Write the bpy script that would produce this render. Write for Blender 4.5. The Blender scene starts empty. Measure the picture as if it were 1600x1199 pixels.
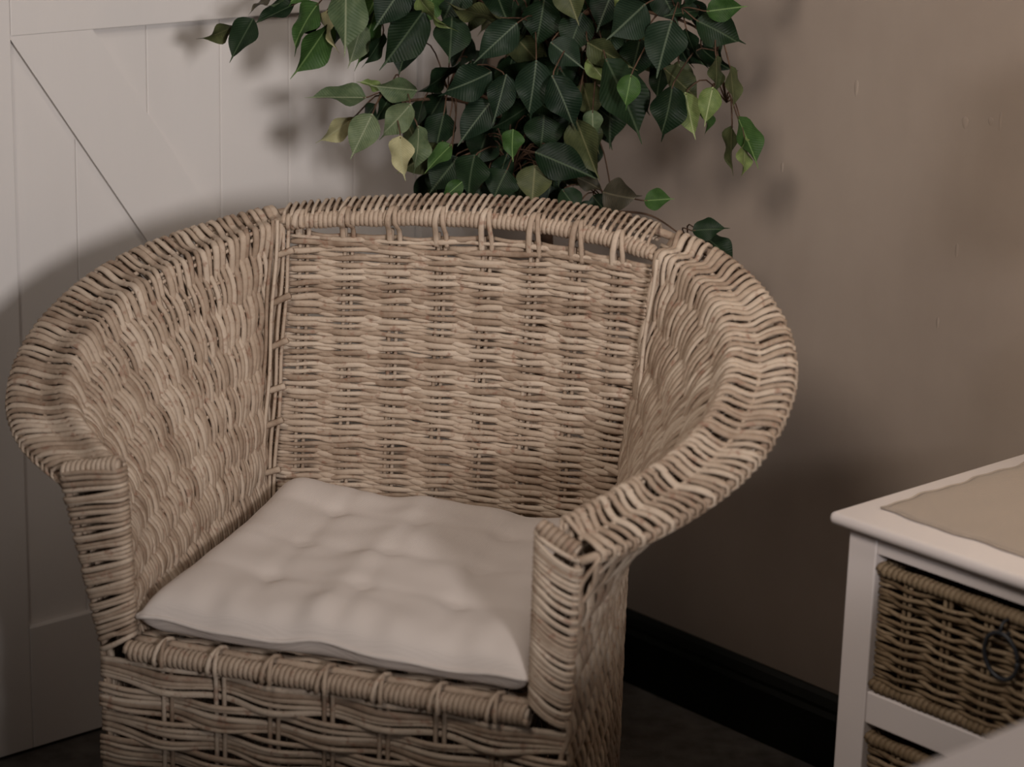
import bpy, math, random
import numpy as np
from mathutils import Matrix, Vector
rng = random.Random(7)

# ------------------------------------------------------------------ camera
F_PX = 3745.12
PITCH, ROLL, YAW = math.radians(16.0625), math.radians(1.5498), math.radians(42.14)
CAM = np.array([0.0, 0.0, 1.5])
cp, sp = math.cos(PITCH), math.sin(PITCH)
FW = np.array([0, cp, -sp]); U0 = np.array([0, sp, cp]); X0 = np.array([1.0, 0, 0])
CX = math.cos(ROLL) * X0 + math.sin(ROLL) * U0
CU = -math.sin(ROLL) * X0 + math.cos(ROLL) * U0
scene = bpy.context.scene
col = scene.collection
cam_data = bpy.data.cameras.new('camera')
cam_data.sensor_width = 36.0
cam_data.lens = F_PX * 36.0 / 1600.0
cam_data.clip_start = 0.05
cam_data.dof.use_dof = True
cam_data.dof.focus_distance = 3.12
cam_data.dof.aperture_fstop = 4.0
cam = bpy.data.objects.new('camera', cam_data)
col.objects.link(cam)
M = Matrix.Identity(4)
for r in range(3):
    M[r][0] = CX[r]; M[r][1] = CU[r]; M[r][2] = -FW[r]; M[r][3] = CAM[r]
cam.matrix_world = M
scene.camera = cam

# ------------------------------------------------------------------ light
world = bpy.data.worlds.new('room_ambient'); scene.world = world
world.use_nodes = True
bg = world.node_tree.nodes['Background']
bg.inputs[0].default_value = (1.0, 0.86, 0.74, 1)
bg.inputs[1].default_value = 0.030

def spot_light(name, loc, target, angle, radius, power, color, blend=1.0):
    d = bpy.data.lights.new(name, 'SPOT'); d.spot_size = math.radians(angle); d.spot_blend = blend
    d.shadow_soft_size = radius; d.energy = power; d.color = color
    o = bpy.data.objects.new(name, d); col.objects.link(o)
    o.location = loc
    o.rotation_euler = (Vector(target) - Vector(loc)).to_track_quat('-Z', 'Y').to_euler()
    return o
# two display spotlights of the room, out of frame
spot_light('spotlight_right', (1.25, -0.85, 1.74), (-0.42, 3.2, 1.20), 38, 0.24, 335, (1.0, 0.94, 0.915))
spot_light('spotlight_left', (-0.61, 0.90, 2.29), (0.50, 3.05, 1.20), 67, 0.28, 112, (1.0, 0.875, 0.765))
d = bpy.data.lights.new('ceiling_light', 'AREA'); d.shape = 'DISK'; d.size = 0.6; d.energy = 5.5; d.color = (1.0, 0.90, 0.82)
o = bpy.data.objects.new('ceiling_light', d); col.objects.link(o); o.location = (-0.15, 2.0, 2.55)
vs = scene.view_settings
vs.view_transform = 'Standard'; vs.look = 'None'; vs.gamma = 1.0; vs.use_curve_mapping = False
vs.exposure = 0.0

# ------------------------------------------------------------------ helpers
def arr(*a): return np.array(a, float)
WA = arr(-math.sin(YAW), math.cos(YAW), 0)   # along the right wall, towards the corner
WB = arr(math.cos(YAW), math.sin(YAW), 0)    # along the left wall, towards the corner
EZ = arr(0, 0, 1)
def ray(x, y): return FW * F_PX + CX * (x - 800) - CU * (y - 599.5)
def at_depth(x, y, Y):
    d = ray(x, y); return CAM + d * (Y / d[1])

def tag(o, label=None, cat=None, group=None, kind=None):
    if label: o['label'] = label
    if cat: o['category'] = cat
    if group: o['group'] = group
    if kind: o['kind'] = kind
    return o
def empty(name, loc=(0, 0, 0), rz=0.0):
    o = bpy.data.objects.new(name, None); col.objects.link(o)
    o.location = loc; o.rotation_euler = (0, 0, rz); o.empty_display_size = 0.1
    return o
def mesh_obj(name, verts, faces, mat, parent=None, smooth=True):
    me = bpy.data.meshes.new(name)
    me.from_pydata([tuple(map(float, v)) for v in verts], [], [tuple(map(int, f)) for f in faces])
    me.update()
    if smooth: me.polygons.foreach_set('use_smooth', [True] * len(me.polygons))
    if mat: me.materials.append(mat)
    o = bpy.data.objects.new(name, me); col.objects.link(o)
    if parent: o.parent = parent
    return o

class MB:
    def __init__(s): s.v = []; s.f = []
    def add(s, v, f):
        k = len(s.v); s.v.extend([tuple(p) for p in v]); s.f.extend([tuple(i + k for i in q) for q in f])
    def build(s, name, mat, parent=None, smooth=True): return mesh_obj(name, s.v, s.f, mat, parent, smooth)

def sweep(P, N, a, b, n=6, taper=0.0):
    """tube along P; half width a across, half thickness b along normal N"""
    P = np.asarray(P, float); m = len(P)
    N = np.asarray(N, float)
    if N.ndim == 1: N = np.tile(N, (m, 1))
    T = np.gradient(P, axis=0); T /= np.linalg.norm(T, axis=1)[:, None] + 1e-12
    N = N - (N * T).sum(1)[:, None] * T; N /= np.linalg.norm(N, axis=1)[:, None] + 1e-12
    S = np.cross(T, N)
    a = np.broadcast_to(np.asarray(a, float), (m,)).copy(); b = np.broadcast_to(np.asarray(b, float), (m,)).copy()
    if taper > 0:
        k = np.minimum(np.arange(m), np.arange(m)[::-1]) / max(1, taper * m)
        w = np.clip(0.45 + 0.55 * k, 0, 1); a *= w; b *= w
    ang = np.arange(n) * 2 * math.pi / n
    V = P[:, None, :] + a[:, None, None] * np.cos(ang)[None, :, None] * S[:, None, :] + b[:, None, None] * np.sin(ang)[None, :, None] * N[:, None, :]
    V = V.reshape(-1, 3)
    Fc = []
    for i in range(m - 1):
        for j in range(n):
            k = (j + 1) % n
            Fc.append((i * n + j, i * n + k, (i + 1) * n + k, (i + 1) * n + j))
    Fc.append(tuple(range(n))[::-1]); Fc.append(tuple((m - 1) * n + j for j in range(n)))
    return V, Fc
def tube(P, r, n=8):
    P = np.asarray(P, float); T = P[-1] - P[0]; T = T / (np.linalg.norm(T) + 1e-9)
    h = arr(0, 0, 1) if abs(T[2]) < 0.8 else arr(1, 0, 0)
    return sweep(P, h, r, r, n)
def catmull(pts, n):
    pts = np.asarray(pts, float)
    p = np.vstack([2 * pts[0] - pts[1], pts, 2 * pts[-1] - pts[-2]])
    out = []
    K = len(pts) - 1
    for q in np.linspace(0, K, K * 14 + 1):
        i = min(int(q), K - 1); t = q - i
        a, b, c, d = p[i], p[i + 1], p[i + 2], p[i + 3]
        out.append(0.5 * ((2 * b) + (-a + c) * t + (2 * a - 5 * b + 4 * c - d) * t * t + (-a + 3 * b - 3 * c + d) * t ** 3))
    out = np.array(out)
    L = np.r_[0, np.cumsum(np.linalg.norm(np.diff(out, axis=0), axis=1))]
    s = np.linspace(0, L[-1], n)
    return np.stack([np.interp(s, L, out[:, k]) for k in range(3)], 1)
def at(curve, s):
    x = np.clip(s, 0, 1) * (len(curve) - 1)
    return np.stack([np.interp(x, np.arange(len(curve)), curve[:, k]) for k in range(3)], -1)
def smooth3(P, it=2):
    P = np.array(P, float)
    for _ in range(it):
        Q = P.copy(); Q[1:-1] = 0.25 * P[:-2] + 0.5 * P[1:-1] + 0.25 * P[2:]; P = Q
    return P
def box_v(lo, hi, bev=0.0):
    """axis aligned box with chamfered edges"""
    lo = np.array(lo, float); hi = np.array(hi, float)
    if bev <= 0:
        v = [(x, y, z) for x in (lo[0], hi[0]) for y in (lo[1], hi[1]) for z in (lo[2], hi[2])]
        f = [(0, 1, 3, 2), (4, 6, 7, 5), (0, 4, 5, 1), (2, 3, 7, 6), (0, 2, 6, 4), (1, 5, 7, 3)]
        return v, f
    import bmesh
    bm = bmesh.new(); bmesh.ops.create_cube(bm, size=1)
    for v in bm.verts:
        for k in range(3): v.co[k] = lo[k] + (v.co[k] + 0.5) * (hi[k] - lo[k])
    bmesh.ops.bevel(bm, geom=bm.edges[:], offset=bev, segments=2, affect='EDGES', profile=0.5)
    bm.verts.ensure_lookup_table()
    v = [tuple(q.co) for q in bm.verts]; idx = {q: i for i, q in enumerate(bm.verts)}
    f = [tuple(idx[q] for q in fc.verts) for fc in bm.faces]
    bm.free(); return v, f
def box(name, lo, hi, mat, parent=None, bev=0.0):
    v, f = box_v(lo, hi, bev); return mesh_obj(name, v, f, mat, parent, smooth=False)

# ------------------------------------------------------------------ materials
def new_mat(name, rough=0.6, spec=0.3):
    m = bpy.data.materials.new(name); m.use_nodes = True
    nt = m.node_tree; b = nt.nodes['Principled BSDF']
    b.inputs['Roughness'].default_value = rough
    b.inputs['Specular IOR Level'].default_value = spec
    return m, nt, b
def N_(nt, t, **kw):
    n = nt.nodes.new(t)
    for k, v in kw.items(): setattr(n, k, v)
    return n
def noise(nt, vec, scale, detail=3, rough=0.5, sc3=None):
    n = N_(nt, 'ShaderNodeTexNoise'); n.inputs['Scale'].default_value = scale
    n.inputs['Detail'].default_value = detail; n.inputs['Roughness'].default_value = rough
    if sc3:
        mp = N_(nt, 'ShaderNodeMapping'); mp.inputs['Scale'].default_value = sc3
        nt.links.new(vec, mp.inputs['Vector']); vec = mp.outputs[0]
    nt.links.new(vec, n.inputs['Vector']); return n.outputs['Fac']
def ramp(nt, fac, stops):
    r = N_(nt, 'ShaderNodeValToRGB'); e = r.color_ramp.elements
    while len(e) < len(stops): e.new(0.5)
    for k, (p, c) in enumerate(stops): e[k].position = p; e[k].color = (*c, 1)
    nt.links.new(fac, r.inputs[0]); return r.outputs[0]
def mixc(nt, fac, a, b, mode='MIX'):
    m = N_(nt, 'ShaderNodeMix', data_type='RGBA', blend_type=mode)
    for s, v in ((m.inputs[0], fac), (m.inputs[6], a), (m.inputs[7], b)):
        if hasattr(v, 'is_output') or isinstance(v, bpy.types.NodeSocket): nt.links.new(v, s)
        elif isinstance(v, (int, float)): s.default_value = v
        else: s.default_value = (*v, 1)
    return m.outputs[2]
def math_(nt, op, a, b=None, c=None):
    m = N_(nt, 'ShaderNodeMath', operation=op)
    for s, v in zip(m.inputs, (a, b, c)):
        if v is None: continue
        if isinstance(v, (int, float)): s.default_value = v
        else: nt.links.new(v, s)
    return m.outputs[0]
def bump(nt, b, h, strength, dist=0.01):
    n = N_(nt, 'ShaderNodeBump'); n.inputs['Strength'].default_value = strength; n.inputs['Distance'].default_value = dist
    nt.links.new(h, n.inputs['Height']); nt.links.new(n.outputs[0], b.inputs['Normal'])
def objvec(nt): return N_(nt, 'ShaderNodeTexCoord').outputs['Object']

def wicker_mat(name, lo, mid, hi, red):
    m, nt, b = new_mat(name, 0.62, 0.25)
    v = objvec(nt)
    oi = N_(nt, 'ShaderNodeObjectInfo')
    n1 = noise(nt, v, 26, 3, 0.6)
    n2 = noise(nt, v, 90, 2, 0.6)
    f = math_(nt, 'ADD', math_(nt, 'MULTIPLY', oi.outputs['Random'], 0.40), math_(nt, 'MULTIPLY', n1, 0.45))
    f = math_(nt, 'ADD', f, math_(nt, 'MULTIPLY', n2, 0.25))
    c = ramp(nt, f, [(0.25, lo), (0.52, mid), (0.80, hi)])
    n3 = noise(nt, v, 95, 2, 0.6)
    k = ramp(nt, n3, [(0.58, (0, 0, 0)), (0.72, (0.6, 0.6, 0.6))])
    c = mixc(nt, k, c, red)
    nt.links.new(c, b.inputs['Base Color'])
    bump(nt, b, noise(nt, v, 420, 2, 0.6), 0.25, 0.002)
    return m
M_WICK = wicker_mat('seagrass_wicker', (0.235, 0.163, 0.115), (0.415, 0.322, 0.246), (0.545, 0.450, 0.360), (0.24, 0.115, 0.075))
M_BASK = wicker_mat('brown_rattan', (0.10, 0.068, 0.040), (0.20, 0.142, 0.085), (0.33, 0.25, 0.165), (0.11, 0.055, 0.03))

def plain(name, c, rough=0.6, spec=0.3, var=0.06, nscale=8, bstr=0.0, bscale=200, sc3=None):
    m, nt, b = new_mat(name, rough, spec); v = objvec(nt)
    n = noise(nt, v, nscale, 4, 0.55, sc3)
    lo = tuple(x * (1 - var) for x in c); hi = tuple(min(1, x * (1 + var)) for x in c)
    nt.links.new(ramp(nt, n, [(0.3, lo), (0.7, hi)]), b.inputs['Base Color'])
    if bstr: bump(nt, b, noise(nt, v, bscale, 3, 0.6, sc3), bstr, 0.003)
    return m
M_DOOR = plain('white_painted_boards', (0.70, 0.668, 0.648), 0.5, 0.3, 0.025, 5, 0.10, 60, (1, 1, 0.15))
M_CAB = plain('white_painted_wood', (0.76, 0.70, 0.69), 0.42, 0.35, 0.02, 6, 0.05, 120)
M_BLACK = plain('black_gloss_paint', (0.006, 0.007, 0.005), 0.45, 0.3, 0.1)
M_FLOOR = plain('dark_grey_carpet', (0.11, 0.10, 0.092), 0.95, 0.1, 0.25, 30, 0.5, 260)
M_METAL = plain('dark_iron', (0.03, 0.033, 0.04), 0.45, 0.5, 0.2, 40)
M_BARK = plain('twig_bark', (0.085, 0.05, 0.032), 0.7, 0.2, 0.35, 60, 0.3, 200)
M_POT = plain('grey_ceramic', (0.06, 0.06, 0.06), 0.5, 0.4, 0.1, 20)
M_SOIL = plain('potting_moss', (0.05, 0.045, 0.02), 0.95, 0.1, 0.5, 60, 0.8, 120)

def wall_mat():
    m, nt, b = new_mat('taupe_plaster', 0.62, 0.28); v = objvec(nt)
    n1 = noise(nt, v, 3.0, 5, 0.6); n2 = noise(nt, v, 6, 4, 0.55, (1, 1, 0.22))
    f = math_(nt, 'ADD', math_(nt, 'MULTIPLY', n1, 0.6), math_(nt, 'MULTIPLY', n2, 0.4))
    nt.links.new(ramp(nt, f, [(0.35, (0.315, 0.258, 0.218)), (0.65, (0.375, 0.312, 0.264))]), b.inputs['Base Color'])
    h = math_(nt, 'ADD', noise(nt, v, 8, 4, 0.5, (1, 1, 0.30)), math_(nt, 'MULTIPLY', noise(nt, v, 4, 3, 0.5), 1.6))
    bump(nt, b, h, 0.16, 0.012)
    return m
M_WALL = wall_mat()

def cloth_mat(name, c, sc=900, st=0.25):
    m, nt, b = new_mat(name, 0.9, 0.1); v = objvec(nt)
    b.inputs['Sheen Weight'].default_value = 0.15
    w1 = N_(nt, 'ShaderNodeTexWave', bands_direction='X'); w1.inputs['Scale'].default_value = sc / 6
    w2 = N_(nt, 'ShaderNodeTexWave', bands_direction='Y'); w2.inputs['Scale'].default_value = sc / 6
    for w in (w1, w2):
        w.inputs['Distortion'].default_value = 1.5; w.inputs['Detail'].default_value = 1
        nt.links.new(v, w.inputs['Vector'])
    h = math_(nt, 'ADD', w1.outputs['Fac'], w2.outputs['Fac'])
    n = noise(nt, v, 7, 4, 0.6)
    nt.links.new(ramp(nt, n, [(0.3, tuple(x * 0.96 for x in c)), (0.7, c)]), b.inputs['Base Color'])
    bump(nt, b, h, st, 0.0008)
    return m
M_CUSH = cloth_mat('off_white_linen', (0.65, 0.585, 0.545))
M_MAT = cloth_mat('beige_hessian', (0.40, 0.335, 0.285), 500, 0.5)

def leaf_mat(name, c1, c2, vein):
    m, nt, b = new_mat(name, 0.46, 0.13); v = objvec(nt)
    sx = N_(nt, 'ShaderNodeSeparateXYZ'); nt.links.new(v, sx.inputs[0])
    ax = math_(nt, 'ABSOLUTE', sx.outputs[0])
    n = noise(nt, v, 4.5, 3, 0.6)
    oi = N_(nt, 'ShaderNodeObjectInfo')
    f = math_(nt, 'ADD', math_(nt, 'MULTIPLY', n, 0.75), math_(nt, 'MULTIPLY', oi.outputs['Random'], 0.3))
    c = ramp(nt, f, [(0.35, c1), (0.72, c2)])
    # herringbone side veins
    t = math_(nt, 'SUBTRACT', sx.outputs[1], math_(nt, 'MULTIPLY', ax, 0.9))
    sv = math_(nt, 'SINE', math_(nt, 'MULTIPLY', t, 120))
    svm = ramp(nt, sv, [(0.80, (0, 0, 0)), (1.0, (0.09, 0.09, 0.09))])
    c = mixc(nt, svm, c, vein)
    mr = N_(nt, 'ShaderNodeMapRange'); mr.inputs[1].default_value = 0.007; mr.inputs[2].default_value = 0.016
    mr.inputs[3].default_value = 0.8; mr.inputs[4].default_value = 0.0
    nt.links.new(ax, mr.inputs[0])
    c = mixc(nt, mr.outputs[0], c, vein)
    nt.links.new(c, b.inputs['Base Color'])
    bump(nt, b, sv, 0.12, 0.01)
    return m
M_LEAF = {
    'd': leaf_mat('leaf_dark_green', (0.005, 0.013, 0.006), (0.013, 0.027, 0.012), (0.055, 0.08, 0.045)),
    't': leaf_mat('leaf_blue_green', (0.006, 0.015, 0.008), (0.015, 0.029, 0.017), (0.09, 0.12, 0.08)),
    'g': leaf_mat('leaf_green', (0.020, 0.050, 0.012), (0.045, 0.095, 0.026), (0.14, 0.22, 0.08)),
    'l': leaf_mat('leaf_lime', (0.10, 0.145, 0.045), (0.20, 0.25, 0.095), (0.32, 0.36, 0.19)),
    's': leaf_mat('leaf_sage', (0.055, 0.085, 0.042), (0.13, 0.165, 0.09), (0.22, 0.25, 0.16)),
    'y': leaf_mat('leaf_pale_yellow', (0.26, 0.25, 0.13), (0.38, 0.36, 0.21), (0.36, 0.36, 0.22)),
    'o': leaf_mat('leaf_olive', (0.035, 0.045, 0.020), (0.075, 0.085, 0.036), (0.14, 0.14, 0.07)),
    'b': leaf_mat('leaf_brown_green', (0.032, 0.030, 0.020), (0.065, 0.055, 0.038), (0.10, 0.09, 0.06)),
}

# ------------------------------------------------------------------ room shell
CORNER = arr(-0.031, 3.792, 0)
WH = 2.6
def frame_obj(name, origin, xdir, ydir):
    """empty-free basis: returns matrix with local x=xdir y=ydir z=up"""
    m = Matrix.Identity(4)
    for r in range(3):
        m[r][0] = xdir[r]; m[r][1] = ydir[r]; m[r][2] = (0, 0, 1)[r]; m[r][3] = origin[r]
    return m
# left wall frame: local x along WB measured from the corner (negative = into the room), y = WA (outwards)
ML = frame_obj('l', CORNER, WB, WA)
wl = box('wall_left', (-3.2, 0.035, 0), (0.12, 0.14, WH), M_WALL); wl.matrix_world = ML
tag(wl, 'taupe plaster wall behind the white plank door', kind='structure')
# right wall frame: local x along -WA from the corner (into the room), y = WB (outwards)
MR = frame_obj('r', CORNER, -WA, WB)
wr = box('wall_right', (-0.035, 0.0, 0), (3.4, 0.12, WH), M_WALL); wr.matrix_world = MR
tag(wr, 'taupe brushed plaster wall on the right with paint drips', kind='structure')
# paint drips on the right wall
def drip(px, py, w, h):
    d = ray(px, py); P = CAM + d * (((CORNER - CAM) @ WB) / (d @ WB))
    lx = (P - CORNER) @ (-WA)
    V = []; Fc = []
    n, m = 10, 8
    for i in range(m + 1):
        th = math.pi * i / m
        for j in range(n):
            ph = 2 * math.pi * j / n
            V.append((lx + w * math.sin(th) * math.cos(ph) * (0.7 + 0.3 * math.cos(th)), 0.0007 + 0.0014 * math.sin(th) * math.sin(ph), P[2] + h * math.cos(th)))
    for i in range(m):
        for j in range(n): Fc.append((i * n + j, i * n + (j + 1) % n, (i + 1) * n + (j + 1) % n, (i + 1) * n + j))
    mesh_obj('paint_drip', V, Fc, M_WALL, wr)
for q in ((1338, 138, .006, .014), (1508, 192, .009, .010), (1548, 190, .007, .007), (1563, 190, .004, .016), (1495, 392, .005, .012), (1222, 262, .004, .01), (1465, 505, .004, .010)): drip(*q)
# floor
fl = mesh_obj('floor', [(-3.5, -2.5, 0), (3.5, -2.5, 0), (3.5, 4.6, 0), (-3.5, 4.6, 0), (-3.5, -2.5, -.05), (3.5, -2.5, -.05), (3.5, 4.6, -.05), (-3.5, 4.6, -.05)],
              [(0, 1, 2, 3), (7, 6, 5, 4), (0, 4, 5, 1), (1, 5, 6, 2), (2, 6, 7, 3), (3, 7, 4, 0)], M_FLOOR, smooth=False)
tag(fl, 'dark grey carpet floor', kind='structure')
# skirting, moulded profile
def skirting(name, mat4, x0, x1, sgn, label):
    prof = [(0, 0), (0.018, 0), (0.018, 0.082), (0.014, 0.090), (0.014, 0.096), (0.009, 0.108), (0.004, 0.1155), (0, 0.1155)]
    V = [(x, -p[0] + sgn, p[1]) for x in (x0, x1) for p in prof]; k = len(prof)
    Fc = [(i, (i + 1) % k, k + (i + 1) % k, k + i) for i in range(k)] + [tuple(range(k))[::-1], tuple(range(k, 2 * k))]
    o = mesh_obj(name, V, Fc, M_BLACK, smooth=False); o.matrix_world = mat4
    tag(o, label, kind='structure')
skirting('baseboard_right', MR, 0.0, 3.3, 0.0, 'black moulded skirting board along the right wall')

# plank door on the left wall. local frame: x along WB from the photo's door datum, y = WA, z up
DD = arr(-0.723, 3.165, 0)
MD = frame_obj('d', DD, WB, WA)
door = empty('door_1'); door.matrix_world = MD
tag(door, 'white painted plank barn door with diagonal brace', kind='structure')
DZ0, DZ1 = 0.006, 2.05
edges = [-0.072, 0.055, 0.158, 0.277, 0.402, 0.525, 0.648, 0.772, 0.898]
for a, b_ in zip(edges[:-1], edges[1:]):
    v, f = box_v((a + 0.0003, 0.012, DZ0), (b_ - 0.0003, 0.03, DZ1), 0.0016)
    mesh_obj('board', v, f, M_DOOR, door, smooth=False)
def dpart(name, lo, hi): 
    v, f = box_v(lo, hi, 0.0015); return mesh_obj(name, v, f, M_DOOR, door, smooth=False)
dpart('stile', (-0.072, 0.0, DZ0), (0.055, 0.0125, DZ1))
dpart('stile', (0.772, 0.0, DZ0), (0.898, 0.0125, DZ1))
dpart('rail', (0.0555, 0.0, DZ0), (0.7715, 0.0125, 0.193))
dpart('rail', (0.0555, 0.0, 1.042), (0.7715, 0.0125, 1.17))
dpart('rail', (0.0555, 0.0, 1.93), (0.7715, 0.0125, DZ1))
def brace(zt, zb, flip):
    x0, x1 = 0.056, 0.771
    pts = [(x0, zt), (x0 + 0.124, zt), (x1, zb), (x1 - 0.124, zb)]
    V = [(x, y, z) for y in (0.0012, 0.0125) for x, z in pts]
    Fc = [(0, 1, 2, 3)[::-1], (4, 5, 6, 7), (0, 4, 5, 1), (1, 5, 6, 2), (2, 6, 7, 3), (3, 7, 4, 0)]
    o = mesh_obj('brace', V, Fc, M_DOOR, door, smooth=False)
    md = o.modifiers.new('soft_edge', 'BEVEL'); md.width = 0.003; md.segments = 2
brace(1.0415, 0.1935, 0); brace(1.9295, 1.1705, 0)

# ------------------------------------------------------------------ wicker armchair
CH_O = arr(-0.199, 2.536, 0); CH_R = math.radians(-18.7)
chair = empty('wicker_armchair', CH_O, CH_R)
tag(chair, 'natural woven wicker tub armchair with flared arms and rolled rim', 'armchair')

OUT = [(-.338,.006,.613),(-.407,.042,.633),(-.450,.084,.656),(-.470,.121,.676),(-.482,.160,.697),(-.486,.196,.716),(-.482,.240,.739),(-.463,.294,.769),(-.430,.340,.794),(-.388,.377,.814),(-.334,.413,.833),(-.277,.442,.849),(-.215,.462,.860),(-.166,.474,.866),(-.051,.494,.877),(.074,.506,.880),(.173,.494,.876),(.244,.476,.867),(.327,.442,.848),(.4,.378,.815),(.443,.31,.777),(.458,.24,.74),(.445,.156,.694),(.406,.088,.658),(.35,.031,.627),(.296,-.010,.608)]
INL = [(-.269,.004,.634),(-.322,.040,.652),(-.362,.074,.668),(-.392,.118,.690),(-.404,.180,.722),(-.388,.252,.760),(-.352,.310,.790),(-.312,.350,.811),(-.276,.384,.828),(-.243,.412,.842)]
INB = [(-.243,.412,.842),(-.164,.432,.850),(-.041,.448,.859),(.084,.452,.862),(.189,.440,.855),(.245,.426,.847)]
INR = [(.245,.426,.847),(.295,.398,.833),(.346,.346,.807),(.384,.272,.769),(.388,.196,.730),(.366,.132,.697),(.333,.086,.674),(.268,.012,.638)]
OUTc = smooth3(catmull(OUT, 400), 12)
def idx_near(c, p): return int(np.argmin(np.linalg.norm(c - np.array(p), axis=1)))
iL = idx_near(OUTc, (-.265, .447, .851)); iR = idx_near(OUTc, (.250, .474, .866))
OUTL = catmull(OUTc[:iL + 1:6], 160); OUTB = catmull(OUTc[iL:iR + 1:6], 160); OUTR = catmull(OUTc[iR::6][::-1], 160)   # arms run front -> back
CRL = smooth3(catmull(INL, 160), 8); CRB = smooth3(catmull(INB, 160), 8); CRR = smooth3(catmull(INR, 160)[::-1], 8)
BASEL = catmull([(-.253, 0, .42), (-.258, .15, .42), (-.263, .3, .42), (-.268, .446, .42)], 80)
BASER = catmull([(.250, 0, .42), (.240, .15, .42), (.225, .3, .42), (.203, .446, .42)], 80)

def arm_surface(s, t, side):
    """s front->back (arrays), t: 0 seat .. 1 crease .. 2 outer rim edge"""
    base, cr, out = (BASEL, CRL, OUTL) if side < 0 else (BASER, CRR, OUTR)
    b0, c0, o0 = at(base, s), at(cr, s), at(out, s)
    ti = np.clip(t, 0, 1)[..., None]; to = np.clip(t - 1, 0, 1)[..., None]
    h = ti ** 1.75
    P = b0 + (c0 - b0) * np.concatenate([h, h, ti], -1)
    Q = c0 + (o0 - c0) * to
    Q[..., 2] += 0.003 * np.sin(math.pi * to[..., 0])
    return np.where(t[..., None] <= 1, P, Q)
def arm_normal(s, t, side):
    e = 0.004
    ds = arm_surface(np.clip(s + e, 0, 1), t, side) - arm_surface(np.clip(s - e, 0, 1), t, side)
    dt = arm_surface(s, np.clip(t + 0.02, 0, 2), side) - arm_surface(s, np.clip(t - 0.02, 0, 2), side)
    n = np.cross(ds, dt); n /= np.linalg.norm(n, axis=-1)[..., None] + 1e-9
    # towards the sitter / up
    ref = np.stack([np.full(len(n), -side * 0.6), np.zeros(len(n)), np.full(len(n), 0.6)], 1)
    sg = np.sign((n * ref).sum(1)); sg[sg == 0] = 1
    return smooth3(n * sg[:, None], 3)

NST = 8    # rods on the inner panel
for side in (-1, 1):
    NW = 62 if side < 0 else 60
    for i in range(2 * NW):
        s0 = (i // 2 + 0.28 + 0.5 * (i % 2)) / NW
        over = i % 2 == 0          # every second strand runs on over the rim
        m = 78 if over else 46
        t = np.linspace(0.0, 2.0 if over else 1.06, m)
        tau = np.where(t <= 1, t * NST, NST + (t - 1) * 2)
        ph = math.pi * tau + math.pi * i + rng.uniform(-.45, .45)
        s = np.full(m, s0) + (0.30 / NW) * np.sin(ph + 1.2) * np.where(t > 1.2, .4, 1) + rng.uniform(-.16, .16) / NW + (0.10 / NW) * np.sin(t * rng.uniform(4, 9) + rng.uniform(0, 6))
        s = s - side * (0.8 / NW) * np.interp(t, [0, .96, 1.5, 2], [0, 0, 1, 1]); s = np.clip(s, 0.004, 0.996)
        P = arm_surface(s, t, side); Nn = arm_normal(s, t, side)
        amp = 0.0040 + rng.uniform(-.0008, .0008)
        off = amp * np.cos(ph) - (0 if over else .0015) * np.clip((t - .85) / .2, 0, 1) * 2; off = np.where(t > 1.55, off * (2 - t) / 0.45 + 0.004 * (t - 1.55) / 0.45, off)
        P = P + Nn * off[:, None]
        if not over:
            V, Fc = sweep(P, Nn, 0.0042 * rng.uniform(.72, 1.16), 0.0026, 6, 0.05)
            mesh_obj('arm_weaver', V, Fc, M_WICK, chair); continue
        # wrap over the rim rod and tuck under
        o0 = P[-1]; d = P[-1] - P[-8]; d[2] = 0; d /= np.linalg.norm(d) + 1e-9
        tail = [o0 + d * 0.006 + EZ * -0.003, o0 + d * 0.007 + EZ * -0.011, o0 + d * 0.000 + EZ * -0.017, o0 - d * 0.016 + EZ * -0.016]
        nt_ = [d * .7 + EZ * .7, d, d * .3 - EZ, -EZ]
        P = np.vstack([P, tail]); Nn = np.vstack([Nn, nt_])
        fr = np.r_[0.5 + 0.5 * np.cos(ph), np.full(4, .6)]
        V, Fc = sweep(P, Nn, 0.0043 * rng.uniform(.74, 1.16), 0.0027, 6, 0.03)
        mesh_obj('arm_weaver', V, Fc, M_WICK, chair)
    # rods the weavers run over
    for k in range(1, NST + 1):
        for dd in (-0.02, 0.02):
            s = np.linspace(0.0, 1.0, 40); t = np.full(40, (k - 0.0) / NST + dd)
            P = arm_surface(s, np.clip(t, 0, 1.1), side)
            V, Fc = tube(P, 0.0026, 6); mesh_obj('arm_rod', V, Fc, M_WICK, chair)
    s = np.linspace(0, 1, 40)
    V, Fc = tube(arm_surface(s, np.full(40, 1.5), side) - EZ * 0.0075, 0.003, 6); mesh_obj('arm_rod', V, Fc, M_WICK, chair)
# rim rod all round
V, Fc = tube(OUTc[::3] - EZ * 0.006, 0.0055, 8); mesh_obj('rim_rod', V, Fc, M_WICK, chair)

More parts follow.
